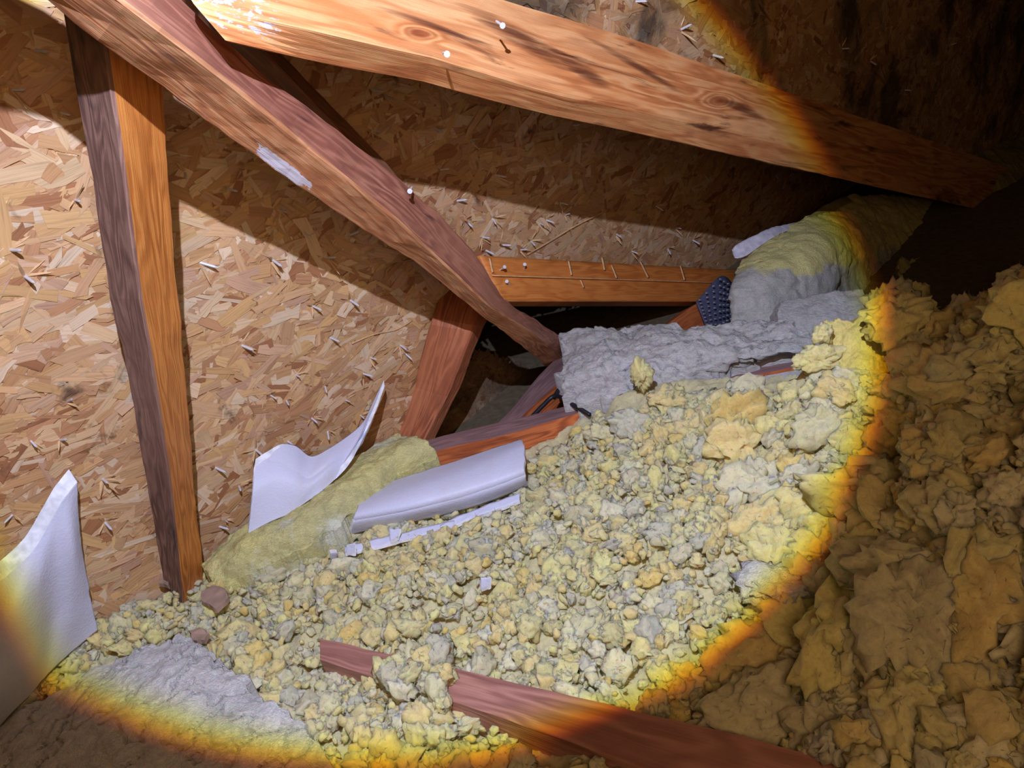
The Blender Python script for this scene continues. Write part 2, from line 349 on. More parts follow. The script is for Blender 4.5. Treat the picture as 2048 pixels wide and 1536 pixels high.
def patch(name, rows, thick, mat, nu=60, nv=24, amp=0., freq=20., back=None, smooth_rows=True, rag=0., parent=None, fine=0., bulge=0., uvscale=1., crack=0.):
    """closed sheet through rows of world points (each row a polyline); thickness goes along 'back' (world vector)"""
    Rw = np.array([catmull(r, nu) for r in rows])        # rows, nu, 3
    G = np.stack([catmull(Rw[:, j], nv) if smooth_rows else np.stack([np.interp(np.linspace(0, len(rows) - 1, nv), range(len(rows)), Rw[:, j, k]) for k in range(3)], 1) for j in range(nu)], 1)
    du = np.gradient(G, axis=1); dv = np.gradient(G, axis=0); N = np.cross(du, dv); N /= np.linalg.norm(N, axis=2, keepdims=True) + 1e-12
    if ((CAMP - G) * N).sum() < 0: N = -N
    if rag:
        e = fbm(G.reshape(-1, 3) * 55, 4).reshape(nv, nu); uu = np.linspace(0, 1, nu)[None, :]; vv = np.linspace(0, 1, nv)[:, None]
        wv = np.maximum(np.exp(-vv / .06), np.exp(-(1 - vv) / .06)); wu = np.maximum(np.exp(-uu / .04), np.exp(-(1 - uu) / .04))
        cen = G.mean((0, 1)); dirv = G - cen; dirv /= np.linalg.norm(dirv, axis=2, keepdims=True)
        G = G + dirv * (e * rag * np.maximum(wv, wu))[..., None]
    uu = np.linspace(0, 1, nu)[None, :]; vv = np.linspace(0, 1, nv)[:, None]
    prof = (np.clip(np.sin(np.pi * uu), 0, 1) ** .35) * (np.clip(np.sin(np.pi * vv), 0, 1) ** .35)
    h = np.zeros((nv, nu))
    if amp: h += fbm(G.reshape(-1, 3) * freq, 5, 2.1, .55).reshape(nv, nu) * amp
    if crack:
        q = np.abs(fbm(G.reshape(-1, 3) * freq * .9 + 5, 3).reshape(nv, nu)); h -= crack * np.exp(-(q / .05) ** 2)
    h += bulge * prof
    Fr = G + N * h[..., None]
    Bk = G + (np.asarray(back, float) * thick if back is not None else -N * thick)
    V = np.r_[Fr.reshape(-1, 3), Bk.reshape(-1, 3)]; o_ = nu * nv; F = []
    id_ = lambda i, j: i * nu + j
    for i in range(nv - 1):
        for j in range(nu - 1):
            a, b, c, d = id_(i, j), id_(i, j + 1), id_(i + 1, j + 1), id_(i + 1, j)
            F.append((a, b, c, d)); F.append((a + o_, d + o_, c + o_, b + o_))
    bd = [id_(0, j) for j in range(nu)] + [id_(i, nu - 1) for i in range(1, nv)] + [id_(nv - 1, j) for j in range(nu - 2, -1, -1)] + [id_(i, 0) for i in range(nv - 2, 0, -1)]
    for k in range(len(bd)):
        a, b = bd[k], bd[(k + 1) % len(bd)]; F.append((b, a, a + o_, b + o_))
    su = np.linalg.norm(G[0, -1] - G[0, 0]) * uvscale; sv = np.linalg.norm(G[-1, 0] - G[0, 0]) * uvscale
    UVv = np.r_[np.stack(np.meshgrid(np.linspace(0, su, nu), np.linspace(0, sv, nv)), 2).reshape(-1, 2)] ; UVv = np.r_[UVv, UVv]
    U = [UVv[i] for f in F for i in f]
    ob = add(name, V, F, mat, uvs=U, fm=[0] * (2 * (nu - 1) * (nv - 1)) + [len(mat) - 1 if isinstance(mat, list) else 0] * len(bd))
    ob.data.polygons.foreach_set('use_smooth', np.r_[np.ones(2 * (nu - 1) * (nv - 1), bool), np.zeros(len(bd), bool)])
    return recenter(ob) if parent is None else ob

# ------------------------------------------------------------------ roof decks made of wood strands
def in_poly(x, y, poly):
    x = np.asarray(x); y = np.asarray(y); r = np.zeros(x.shape, bool); n = len(poly)
    for i in range(n):
        x1, y1 = poly[i]; x2, y2 = poly[(i + 1) % n]
        c = ((y1 > y) != (y2 > y)); r ^= c & (x < (x2 - x1) * (y - y1) / ((y2 - y1) + 1e-9) + x1)
    return r
PAL = np.array([srgb(*c)[:3] for c in [(232, 192, 146), (222, 178, 128), (214, 168, 118), (236, 204, 164), (206, 158, 110), (224, 182, 136), (238, 212, 178), (216, 174, 130),
                                        (212, 170, 138), (200, 150, 108), (178, 124, 84), (226, 184, 128), (208, 164, 122), (228, 188, 150), (220, 176, 120), (230, 196, 150)]])
def deck(name, plane, ppoly, grid_px, nfl, mat, ang0=0., spread=.6, seed=1, tone=(1, 1, 1), big=1.0, slab=.011):
    rg = np.random.default_rng(seed); p0, n = plane
    poly3 = [ray_plane(x, y, p0, n) for x, y in ppoly]
    e1 = ray_plane(grid_px[2], grid_px[3], p0, n) - ray_plane(grid_px[0], grid_px[1], p0, n); e1 /= np.linalg.norm(e1); e2 = np.cross(n, e1)
    P2 = np.array([[(q - p0).dot(e1), (q - p0).dot(e2)] for q in poly3])
    lo, hi = P2.min(0), P2.max(0)
    k = 0; V, Q, T, UV = [], [], [], []
    cand = rg.random((nfl * 3, 2)) * (hi - lo) + lo
    ok = in_poly(cand[:, 0], cand[:, 1], [tuple(q) for q in P2]); cand = cand[ok]; rg.shuffle(cand)
    # keep what the photo could see (with a wide margin)
    Wc = p0 + cand[:, :1] * e1 + cand[:, 1:] * e2; px, py, z = proj(Wc)
    m = (z > .2) & (px > -350) & (px < 2400) & (py > -350) & (py < 1900); cand = cand[m][:nfl]; N = len(cand)
    L = rg.uniform(.014, .055, N) * big; Wd = rg.uniform(.0025, .012, N) * big; a = ang0 + rg.normal(0, spread, N)
    a[rg.random(N) < .12] += rg.uniform(-1.5, 1.5)
    L[rg.random(N) < .3] *= .55
    us = np.array([-1, -.55, 0, .55, 1, 1, .55, 0, -.55, -1]); vs = np.array([-1, -1, -1, -1, -1, 1, 1, 1, 1, 1.])
    X = us[None] * L[:, None] * (1 + rg.normal(0, .10, (N, 10))); Y = vs[None] * Wd[:, None] * (1 + rg.normal(0, .16, (N, 10)))
    X[:, [0, 9]] += rg.normal(0, .12, (N, 2)) * L[:, None]; X[:, [4, 5]] += rg.normal(0, .12, (N, 2)) * L[:, None]
    Y += (us[None] ** 2) * rg.normal(0, .25, (N, 1)) * Wd[:, None]
    tx, ty = rg.normal(0, .018, N), rg.normal(0, .05, N); h0 = rg.uniform(0, .0026, N)
    H = h0[:, None] + X * tx[:, None] + Y * ty[:, None] + (us[None] ** 2) * rg.normal(0, .0006, (N, 1))
    ca, sa = np.cos(a)[:, None], np.sin(a)[:, None]
    GX = cand[:, :1] + X * ca - Y * sa; GY = cand[:, 1:] + X * sa + Y * ca
    Vv = p0 + GX[..., None] * e1 + GY[..., None] * e2 + H[..., None] * n
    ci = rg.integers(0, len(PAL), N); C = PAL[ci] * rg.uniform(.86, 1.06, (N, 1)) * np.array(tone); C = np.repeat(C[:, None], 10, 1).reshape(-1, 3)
    base = (np.arange(N) * 10)[:, None]
    Fq = np.concatenate([base + np.array([[i, i + 1, 8 - i, 9 - i]]) for i in range(4)], 0)
    off = rg.random((N, 1)) * 50
    UV = np.stack([X + off, Y + off * .7], 2).reshape(-1, 2)
    V = Vv.reshape(-1, 3)
    # the solid board behind: polygon slab
    nb = len(V); m_ = len(P2); top = [p0 + q[0] * e1 + q[1] * e2 - n * .0006 for q in P2]; bot = [t - n * slab for t in top]
    allV = np.r_[V, np.array(top), np.array(bot)]
    faces = [tuple(r) for r in Fq.tolist()] + [tuple(range(nb, nb + m_)), tuple(range(nb + 2 * m_ - 1, nb + m_ - 1, -1))] + [(nb + i, nb + m_ + i, nb + m_ + (i + 1) % m_, nb + (i + 1) % m_) for i in range(m_)]
    Call = np.r_[C, np.tile(np.array(srgb(206, 160, 114)[:3]) * np.array(tone), (2 * m_, 1))]; UVall = np.r_[UV, np.zeros((2 * m_, 2))]
    me = bpy.data.meshes.new(name); me.from_pydata(allV.tolist(), [], faces); me.materials.append(mat)
    u = me.uv_layers.new(name='UVMap'); li = np.empty(len(me.loops), np.int32); me.loops.foreach_get('vertex_index', li); u.data.foreach_set('uv', UVall[li].astype(np.float32).ravel())
    at = me.color_attributes.new('tint', 'FLOAT_COLOR', 'POINT'); cc = np.ones((len(allV), 4), np.float32); cc[:, :3] = Call; at.data.foreach_set('color', cc.ravel())
    me.update(); o = bpy.data.objects.new(name, me); col.objects.link(o); o['kind'] = 'structure'; return o

DK = plane_basis(iz_deck, 600, 600); DK2 = plane_basis(iz_deck2, 1400, 60)
deck('ceiling', DK, [(-420, -420), (1300, -420), (2150, 60), (2150, 500), (1900, 520), (1470, 540), (962, 512), (925, 600), (845, 895), (760, 1000), (560, 1170), (300, 1380), (-30, 1640), (-420, 1900)],
     (200, 1250, 800, 880), 64000, M['osb'], 0.02, .48, 3, (.88, .87, .86))
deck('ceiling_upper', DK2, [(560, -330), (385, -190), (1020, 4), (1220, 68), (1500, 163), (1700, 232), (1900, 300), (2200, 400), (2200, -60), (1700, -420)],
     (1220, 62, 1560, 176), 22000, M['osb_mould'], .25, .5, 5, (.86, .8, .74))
def iz_far(x, y): return .53 - .0003 * (x - 950) + .0001 * (y - 800)
DF = plane_basis(iz_far, 950, 800)
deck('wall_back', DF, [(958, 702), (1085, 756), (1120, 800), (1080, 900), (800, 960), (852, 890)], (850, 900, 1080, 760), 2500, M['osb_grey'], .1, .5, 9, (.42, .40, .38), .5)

# the ceiling boards under the insulation
fz = -.11
fl = add('floor', [(-2.2, -.6, fz), (3.2, -.6, fz), (3.2, 3.6, fz), (-2.2, 3.6, fz), (-2.2, -.6, fz - .02), (3.2, -.6, fz - .02), (3.2, 3.6, fz - .02), (-2.2, 3.6, fz - .02)],
         [(0, 1, 2, 3), (7, 6, 5, 4), (0, 4, 5, 1), (1, 5, 6, 2), (2, 6, 7, 3), (3, 7, 4, 0)], M['drywall']); fl['kind'] = 'structure'

# ------------------------------------------------------------------ timbers
def rz(x): return .00066 * (2600 - x)
o = timber('rafter', [((385, -190), (380, 0), (457, 88), rz(400)), ((700, -100), (640, 60), (620, 126), rz(640)), ((985, -10), (868, 113), (850, 168), rz(868)), ((1220, 62), (1120, 187), (1100, 232), rz(1110)),
                      ((1500, 156), (1400, 247), (1385, 294), rz(1400)), ((1700, 225), (1650, 308), (1640, 350), rz(1650)), ((1900, 293), (1850, 357), (1840, 395), rz(1850)), ((2120, 370), (2080, 412), (2072, 445), rz(2080))],
           .155, .062, [M['rafter'], M['rafter']], 60, .0012)
tag(o, 'big orange pine rafter with knots, stains and white paint flecks across the top', 'rafter')
o = timber('diagonal_brace', [((-230, -262), (-140, -315), (-50, -375), 2.1), ((-60, -112), (30, -160), (118, -222), 1.80), ((186, 75), (242, 0), (290, -64), 1.60), ((413, 247), (469, 172), (503, 126), 1.32), ((552, 346), (601, 281), (638, 232), 1.16),
                              ((766, 486), (800, 445), (837, 386), .96), ((832, 528), (856, 500), (889, 435), .90), ((900, 578), (918, 556), (954, 507), .84), ((965, 634), (978, 612), (1003, 596), .78),
                              ((1039, 690), (1060, 662), (1075, 640), .68), ((1085, 728), (1112, 705), (1140, 682), .60), ((1140, 772), (1170, 750), (1200, 728), .50)], .062, .07, [M['brace_edge'], M['brace_face']], 90, .0022, seed=4.)
tag(o, 'long reddish-brown diagonal brace running from the top left down to the grey batt', 'brace')
def pz(y): return 1.30 + (y - 211) * (.80 - 1.30) / (1180 - 211)
o = timber('truss_post', [((110, -70), (187, -70), (308, -70), pz(-70)), ((136, 90), (210, 90), (321, 90), pz(90)), ((167, 270), (237, 270), (336, 270), pz(270)), ((219, 600), (281, 600), (359, 600), pz(600)), ((243, 700), (300, 700), (369, 700), pz(700)),
                          ((264, 817), (318, 817), (379, 817), pz(817)), ((293, 978), (342, 978), (391, 978), pz(978)), ((322, 1140), (358, 1140), (407, 1140), pz(1140)), ((338, 1240), (369, 1240), (414, 1240), pz(1240))],
           .060, .085, [M['post_side'], M['post_face']], 60, .0012, seed=9.)
tag(o, 'upright truss post with weathered grey-brown side and bright orange face', 'post')
def cz(x, y): return iz_deck(x, y) + .075
o = timber('top_chord', [((190, -130), (240, -180), (300, -235), cz(240, -180)), ((330, 30), (385, -25), (440, -20), cz(385, -25)), ((500, 178), (545, 120), (568, 112), cz(545, 120)), ((700, 385), (745, 335), (778, 328), cz(745, 335)), ((800, 470), (830, 435), (858, 428), cz(830, 430)),
                         ((880, 570), (905, 530), (925, 510), cz(905, 530))], .085, .05, [M['chord'], M['chord']], 40, .001, seed=12.)
tag(o, 'dark shaded top chord hidden behind the long diagonal brace', 'beam')
def wz(x, y): return iz_deck(x, y) + .05
o = timber('short_web', [((884, 575), (968, 590), (1000, 600), .66), ((862, 640), (948, 655), (968, 652), wz(925, 655)), ((825, 770), (895, 790), (925, 770), wz(895, 790)), ((790, 872), (842, 892), (870, 880), wz(842, 892)), ((770, 940), (820, 960), (850, 948), wz(820, 960))],
           .085, .05, [M['web'], M['web']], 30, .001, seed=15.)
tag(o, 'short brown web board at the deck edge, above the far joist end', 'web board')

# header board under the deck edge
def hz(x): return .665 - (x - 960) * (.665 - .44) / (1465 - 960)
hdr = empty('header_board', W(1200, 560, .55), 'orange header board with chalk line and nail heads, behind the brace', 'board')
st = [(1003, 603), (1440, 603), (1640, 602)]; tp = [(958, 511), (1465, 540), (1660, 552)]
rowt = [W(x, y, hz(x)) for x, y in tp]; rowb = [W(x, y, hz(x) + .012) for x, y in st]
hb = patch('board', [rowt, rowb], .036, M['board'], 60, 10, amp=.0004, freq=15, smooth_rows=False); child(hb, hdr)
def on_header(x, y, k=.012):
    f = (y - 511 - (x - 958) * .057) / 92
    return W(x, y, hz(x) + .012 * f + k)
def strip(name, pts, w, mat, parent, t=.0008):
    """a thin raised mark following points"""
    P = [np.array(p) for p in pts]; up = (R @ np.array([0, 1, 0]))
    rows = [[p + up * w / 2 for p in P], [p - up * w / 2 for p in P]]
    o = patch(name, rows, t, mat, 24, 3, smooth_rows=False); child(o, parent); return o
M['scuff'] = plain('pale_scuff', srgb(244, 196, 140), .6)
strip('chalk_line', [on_header(x, 551 + (x - 985) * .032, .004) for x in (985, 1130, 1300, 1430)], .0022, M['scuff'], hdr)['label'] = 'pale line along the board'
for (x0, y0, x1, y1) in [(1136, 522, 1142, 550), (1203, 515, 1208, 540), (1222, 530, 1232, 556), (1280, 524, 1295, 555), (1160, 560, 1166, 575), (1360, 532, 1368, 560), (978, 516, 984, 545)]:
    d = np.array([x1 - x0, y1 - y0]); rows = [[on_header(x0, y0, .004), on_header(x1, y1, .004)], [on_header(x0 + 4, y0, .004), on_header(x1 + 4, y1, .004)]]
    child(patch('scuff_mark', rows, .0006, M['scuff'], 6, 3, smooth_rows=False), hdr)

def nail_mesh(name, L, r, head=False):
    V, F = [], []; n = 8; prof = [(0, r), (L * .8, r), (L, r * .15)] if not head else [(-.004, r), (L - .001, r), (L - .001, r * 2.3), (L, r * 2.3)]
    for (z, q) in prof:
        for k in range(n): V.append((q * math.cos(k * math.tau / n), q * math.sin(k * math.tau / n), z))
    for i in range(len(prof) - 1):
        for k in range(n): F.append((i * n + k, i * n + (k + 1) % n, (i + 1) * n + (k + 1) % n, (i + 1) * n + k))
    F.append(tuple(range(n))[::-1]); F.append(tuple(range((len(prof) - 1) * n, len(prof) * n)))
    return V, F
V_, F_ = nail_mesh('nail', .022, .0017, True)
for (x, y, rot) in [(1000, 540, .3), (1048, 538, 1.2), (1020, 570, 2.0)]:
    q = add('nail_head', V_, F_, M['steel']); q.location = tuple(on_header(x, y, .0)); 
    dv = Vector((CAMP - np.array(q.location))).normalized() + Vector((.5 * math.cos(rot), .2, .4 * math.sin(rot))); q.rotation_euler = dv.to_track_quat('Z', 'Y').to_euler()
    bpy.context.view_layer.update(); child(q, hdr)
    q['label'] = 'bright steel nail'

# strut behind the nail plate
o = patch('strut', [[W(1318, 660, .54), W(1392, 608, .5), W(1412, 602, .49)], [W(1318, 690, .55), W(1400, 670, .51), W(1425, 665, .5)]], .05, M['joist_side'], 20, 8, smooth_rows=False)
tag(o, 'small orange strut end rising from behind the flat grey batt beside the nail plate', 'strut')
# nail plate with teeth
npl = empty('nail_plate', W(1428, 610, .52), 'perforated blue-grey steel nail plate standing on its corner beside the upright batt', 'nail plate')
pc = [(1441, 552), (1464, 578), (1460, 640), (1428, 652), (1406, 640), (1392, 604)]
cen = np.mean(pc, 0); rows = [[W(1392, 604, .51), W(1441, 552, .50), W(1468, 570, .49)], [W(1412, 652, .52), W(1440, 655, .51), W(1466, 640, .50)]]
child(patch('plate', rows, .0015, M['plate'], 16, 12, smooth_rows=False), npl)
for i in range(7):
    for j in range(8):
        f, g = (i + .5) / 7, (j + .5) / 8
        a = np.array([1392, 604]) * (1 - g) + np.array([1412, 652]) * g; mid = np.array([1441, 552]) * (1 - g) + np.array([1440, 655]) * g; c = np.array([1468, 570]) * (1 - g) + np.array([1466, 640]) * g
        p = a * (1 - f * 2) + mid * f * 2 if f < .5 else mid * (2 - 2 * f) + c * (f * 2 - 1)
        P = W(p[0], p[1] , .5145 - .01 * f + .01 * g * .7); ux = R @ np.array([1, 0, 0]); uy = R @ np.array([0, 1, 0]); uz = R @ np.array([0, 0, 1])
        s = .0034
        V = [P - ux * s - uy * s * .6, P + ux * s - uy * s * .6, P + ux * s + uy * s * .6, P - ux * s + uy * s * .6, P + uz * .007 + ux * s * .3]
        child(add('tooth', V, [(0, 1, 4), (1, 2, 4), (2, 3, 4), (3, 0, 4), (3, 2, 1, 0)], M['tooth']), npl)

def joist(name, up, lo, h0, h1, depth, mt, ms, label, cat='joist', nsub=40):
    """up / lo: pixel lines of the far and near edges of the top face; h0,h1 heights; depth downwards"""
    a = catmull([FL(x, y, h0) for x, y in up], nsub); b = catmull([FL(x, y, h1) for x, y in lo], nsub)
    dn = np.array([0, 0, -depth]); ring = np.stack([a, a * .5 + b * .5, b, b + dn * .25, b + dn * .6, b + dn, a + dn], 1)
    n = ring.shape[1]; fl_ = ring.reshape(-1, 3) + (fbm(ring.reshape(-1, 3) * 16, 3) * .0012)[:, None] * np.array([.3, .5, 1]); u = np.r_[0, np.cumsum(np.linalg.norm(np.diff(b, axis=0), axis=1))]
    w = np.linalg.norm(b[0] - a[0]); vv = [0, w / 2, w, w + depth * .25, w + depth * .6, w + depth, 2 * w + depth, 2 * w + 2 * depth]
    F, U, FM = [], [], []
    for i in range(nsub - 1):
        for j in range(n):
            F.append((i * n + j, (i + 1) * n + j, (i + 1) * n + (j + 1) % n, i * n + (j + 1) % n)); U += [(u[i], vv[j]), (u[i + 1], vv[j]), (u[i + 1], vv[j + 1]), (u[i], vv[j + 1])]; FM.append(0 if j < 2 else 1)
    for i, rv in ((0, 0), (nsub - 1, 1)):
        idx = [i * n + j for j in range(n)]; idx = idx[::-1] if rv else idx; F.append(tuple(idx)); U += [(u[i], vv[k % n]) for k in idx]; FM.append(1)
    o = add(name, fl_, F, [mt, ms], uvs=U, fm=FM); return tag(recenter(o), label, cat)
joist('joist', [(835, 884), (1000, 845), (1158, 806), (1400, 753), (1680, 692)], [(862, 904), (1000, 872), (1160, 826), (1400, 773), (1680, 714)], .045, .045, .14, M['joist_top'], M['joist_side'],
      'far ceiling joist with dusty grey top and orange side, under the flat grey batt')
joist('joist', [(640, 1277), (700, 1291), (905, 1336), (1100, 1381), (1380, 1447), (1700, 1528), (2100, 1640)], [(640, 1320), (700, 1340), (905, 1402), (1100, 1470), (1300, 1545), (1500, 1625), (1800, 1750)], .03, .03, .13, M['joist_red'], M['joist_red'],
      'near reddish-brown ceiling joist partly buried in loose insulation at the bottom')
# the second piece beyond the far joist
o = joist('blocking_board', [(930, 880), (1000, 842), (1080, 750), (1130, 700)], [(1000, 872), (1020, 856), (1105, 776), (1160, 735)], .02, .02, .10, M['joist_top'], M['joist_side'],
      'grey-topped board lying aslant behind the far joist, with a black cable', 'board')
def tube(name, pts, r, mat, n=8, res=40):
    P = catmull(pts, res); V, F = [], []
    for i in range(res):
        t = P[min(i + 1, res - 1)] - P[max(i - 1, 0)]; t /= np.linalg.norm(t); a = np.cross(t, [.3, .2, .9]); a /= np.linalg.norm(a); b = np.cross(t, a)
        for k in range(n): V.append(P[i] + r * (a * math.cos(k * math.tau / n) + b * math.sin(k * math.tau / n)))
    for i in range(res - 1):
        for k in range(n): F.append((i * n + k, i * n + (k + 1) % n, (i + 1) * n + (k + 1) % n, (i + 1) * n + k))
    F += [tuple(range(n))[::-1], tuple(range((res - 1) * n, res * n))]
    return recenter(add(name, V, F, mat, smooth=True))
tag(tube('cable', [FL(1050, 850, .03), FL(1085, 812, .045), FL(1112, 792, .055), FL(1150, 812, .06), FL(1180, 830, .05)], .0045, M['cable']), 'thin black cable lying over the blocking board under the torn grey batt', 'cable')
tag(tube('cable', [FL(1108, 796, .05), FL(1122, 775, .055), FL(1150, 758, .06)], .0045, M['cable']), 'short black cable end rising toward the grey batt', 'cable')

# ------------------------------------------------------------------ foam baffles
def PZ(pts): return [W(x, y, z) for x, y, z in pts]
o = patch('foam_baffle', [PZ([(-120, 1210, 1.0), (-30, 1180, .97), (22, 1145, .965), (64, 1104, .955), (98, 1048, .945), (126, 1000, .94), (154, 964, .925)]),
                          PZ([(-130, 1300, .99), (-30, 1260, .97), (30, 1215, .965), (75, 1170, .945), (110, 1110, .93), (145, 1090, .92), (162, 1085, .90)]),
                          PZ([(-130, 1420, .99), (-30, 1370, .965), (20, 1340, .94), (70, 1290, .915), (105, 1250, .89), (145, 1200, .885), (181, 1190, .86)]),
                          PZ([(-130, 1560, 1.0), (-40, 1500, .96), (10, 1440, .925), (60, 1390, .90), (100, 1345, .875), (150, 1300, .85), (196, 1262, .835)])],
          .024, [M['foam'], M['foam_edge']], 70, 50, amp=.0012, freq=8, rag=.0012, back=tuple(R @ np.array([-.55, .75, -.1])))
tag(o, 'large white foam rafter vent standing against the deck at the lower left edge', 'foam vent')
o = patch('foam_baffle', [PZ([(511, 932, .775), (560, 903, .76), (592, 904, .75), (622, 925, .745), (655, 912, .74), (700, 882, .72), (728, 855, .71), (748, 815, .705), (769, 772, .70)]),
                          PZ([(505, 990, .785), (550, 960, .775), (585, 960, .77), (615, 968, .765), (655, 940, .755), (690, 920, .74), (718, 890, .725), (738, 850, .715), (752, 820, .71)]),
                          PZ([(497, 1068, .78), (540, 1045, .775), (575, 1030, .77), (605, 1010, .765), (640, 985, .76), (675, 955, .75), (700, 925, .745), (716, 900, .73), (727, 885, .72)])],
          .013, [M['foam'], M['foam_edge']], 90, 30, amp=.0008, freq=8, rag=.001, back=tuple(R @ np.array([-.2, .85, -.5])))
tag(o, 'wavy white foam rafter vent standing upright between the post and the short web', 'foam vent')
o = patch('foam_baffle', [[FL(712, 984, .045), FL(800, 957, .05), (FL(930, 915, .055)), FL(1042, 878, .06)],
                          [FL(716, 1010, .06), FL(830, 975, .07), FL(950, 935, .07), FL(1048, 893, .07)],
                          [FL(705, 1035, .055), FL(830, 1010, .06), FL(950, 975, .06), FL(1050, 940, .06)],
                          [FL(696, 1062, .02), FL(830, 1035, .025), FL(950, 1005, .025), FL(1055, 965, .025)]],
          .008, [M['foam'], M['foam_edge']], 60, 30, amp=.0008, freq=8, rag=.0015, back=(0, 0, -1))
tag(o, 'curved white foam rafter vent lying flat on the loose insulation', 'foam vent')
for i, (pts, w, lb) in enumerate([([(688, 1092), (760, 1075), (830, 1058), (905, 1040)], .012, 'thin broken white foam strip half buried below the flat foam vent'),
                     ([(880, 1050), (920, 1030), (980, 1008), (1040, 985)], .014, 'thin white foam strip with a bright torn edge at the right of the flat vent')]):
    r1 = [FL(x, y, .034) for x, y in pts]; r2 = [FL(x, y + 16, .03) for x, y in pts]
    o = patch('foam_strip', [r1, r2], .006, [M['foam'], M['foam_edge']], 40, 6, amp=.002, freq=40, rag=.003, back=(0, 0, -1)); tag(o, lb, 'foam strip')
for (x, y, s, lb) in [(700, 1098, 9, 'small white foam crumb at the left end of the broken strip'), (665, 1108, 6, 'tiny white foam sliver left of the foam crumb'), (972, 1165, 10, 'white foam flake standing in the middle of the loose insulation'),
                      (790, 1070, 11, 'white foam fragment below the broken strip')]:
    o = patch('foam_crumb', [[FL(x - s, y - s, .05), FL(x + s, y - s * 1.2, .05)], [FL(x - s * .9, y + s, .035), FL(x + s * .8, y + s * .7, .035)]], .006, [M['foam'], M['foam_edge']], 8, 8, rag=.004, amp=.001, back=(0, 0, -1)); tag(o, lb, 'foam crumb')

# ------------------------------------------------------------------ batts
def slabF(name, rows, thick, mat, label, cat='insulation batt', nu=120, nv=50, amp=.006, freq=22, rag=.012, back=(0, 0, -1), **k):
    return tag(patch(name, rows, thick, mat, nu, nv, amp=amp, freq=freq, rag=rag, back=back, **k), label, cat)
slabF('grey_batt', [[FL(1120, 668, .10), FL(1180, 655, .10), FL(1290, 650, .10), FL(1400, 650, .10), FL(1500, 640, .10), FL(1560, 640, .10)],
                    [FL(1133, 705, .09), FL(1200, 700, .11), FL(1300, 700, .11), FL(1400, 690, .11), FL(1480, 690, .10), FL(1640, 672, .09)],
                    [FL(1118, 742, .09), FL(1200, 735, .10), FL(1300, 735, .10), FL(1400, 730, .09), FL(1500, 715, .085), FL(1660, 696, .085)],
                    [FL(1135, 795, .075), FL(1200, 800, .075), FL(1300, 782, .075), FL(1400, 752, .07), FL(1520, 722, .06), FL(1670, 696, .06)]],
      .055, M['grey'], 'flat dusty grey insulation batt lying across the far joist', crack=.010, amp=.008, freq=30)
slabF('grey_batt', [[W(1562, 605, .60), W(1640, 590, .60), W(1725, 578, .60)], [W(1550, 650, .62), W(1640, 635, .62), W(1738, 625, .62)], [W(1540, 700, .62), W(1640, 690, .63), W(1750, 680, .64)], [W(1480, 730, .62), W(1640, 735, .65), W(1750, 740, .66)]],
      .05, M['grey'], 'grey batt piece leaning right of the upright batt, above the cut yellow edge', back=tuple(R @ np.array([0, -.3, -1])), rag=.008, freq=14)
ub = empty('upright_batt', W(1600, 680, .56), 'thick upright yellow and grey batt under the rafter with white paper on its left edge', 'insulation batt')
bk = tuple(R @ np.array([.3, 0, -1]))
b1 = patch('batt_body', [PZ([(1500, 512, .52), (1530, 484, .52), (1580, 455, .50), (1640, 425, .47), (1700, 395, .44), (1800, 392, .41), (1898, 408, .39)]),
                         PZ([(1464, 560, .56), (1520, 540, .565), (1580, 520, .555), (1640, 500, .54), (1700, 480, .49), (1800, 470, .44), (1886, 460, .40)]),
                         PZ([(1460, 610, .57), (1520, 600, .58), (1580, 595, .57), (1640, 590, .55), (1700, 560, .50), (1780, 540, .45), (1860, 520, .42)]),
                         PZ([(1462, 650, .57), (1510, 660, .58), (1560, 665, .58), (1620, 665, .56), (1690, 640, .52), (1780, 610, .47), (1850, 570, .44)])],
           .06, M['greyyel'], 140, 70, amp=.007, freq=16, rag=.010, back=bk, bulge=.02, crack=.006); child(b1, ub)
b2 = patch('paper_facing', [PZ([(1463, 500, .535), (1475, 488, .535), (1510, 470, .53), (1545, 455, .52), (1600, 443, .50)]), PZ([(1470, 516, .54), (1492, 512, .54), (1520, 492, .535), (1555, 470, .525), (1605, 452, .505)])],
           .003, M['paper'], 50, 8, rag=.004, amp=.001, freq=40, back=bk); child(b2, ub); b2['label'] = 'white paper facing'
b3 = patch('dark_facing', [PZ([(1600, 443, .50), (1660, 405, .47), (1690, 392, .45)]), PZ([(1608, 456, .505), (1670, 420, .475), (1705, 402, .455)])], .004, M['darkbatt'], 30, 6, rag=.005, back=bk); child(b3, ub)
slabF('loose_batt', [[W(1800, 520, .48), W(1850, 515, .47)], [W(1795, 545, .49), W(1852, 528, .47)], [W(1808, 562, .49), W(1840, 545, .48)]], .03, M['yelbatt'], 'small yellow tuft hanging at the lower right corner of the upright batt', 'insulation tuft', 20, 12, rag=.012, back=bk)
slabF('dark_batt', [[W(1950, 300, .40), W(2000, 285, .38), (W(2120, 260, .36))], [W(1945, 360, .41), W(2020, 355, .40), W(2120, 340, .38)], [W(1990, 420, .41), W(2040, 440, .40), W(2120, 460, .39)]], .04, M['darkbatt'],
      'dim insulation batt in the dark at the right edge beside the rafter foot', back=bk)
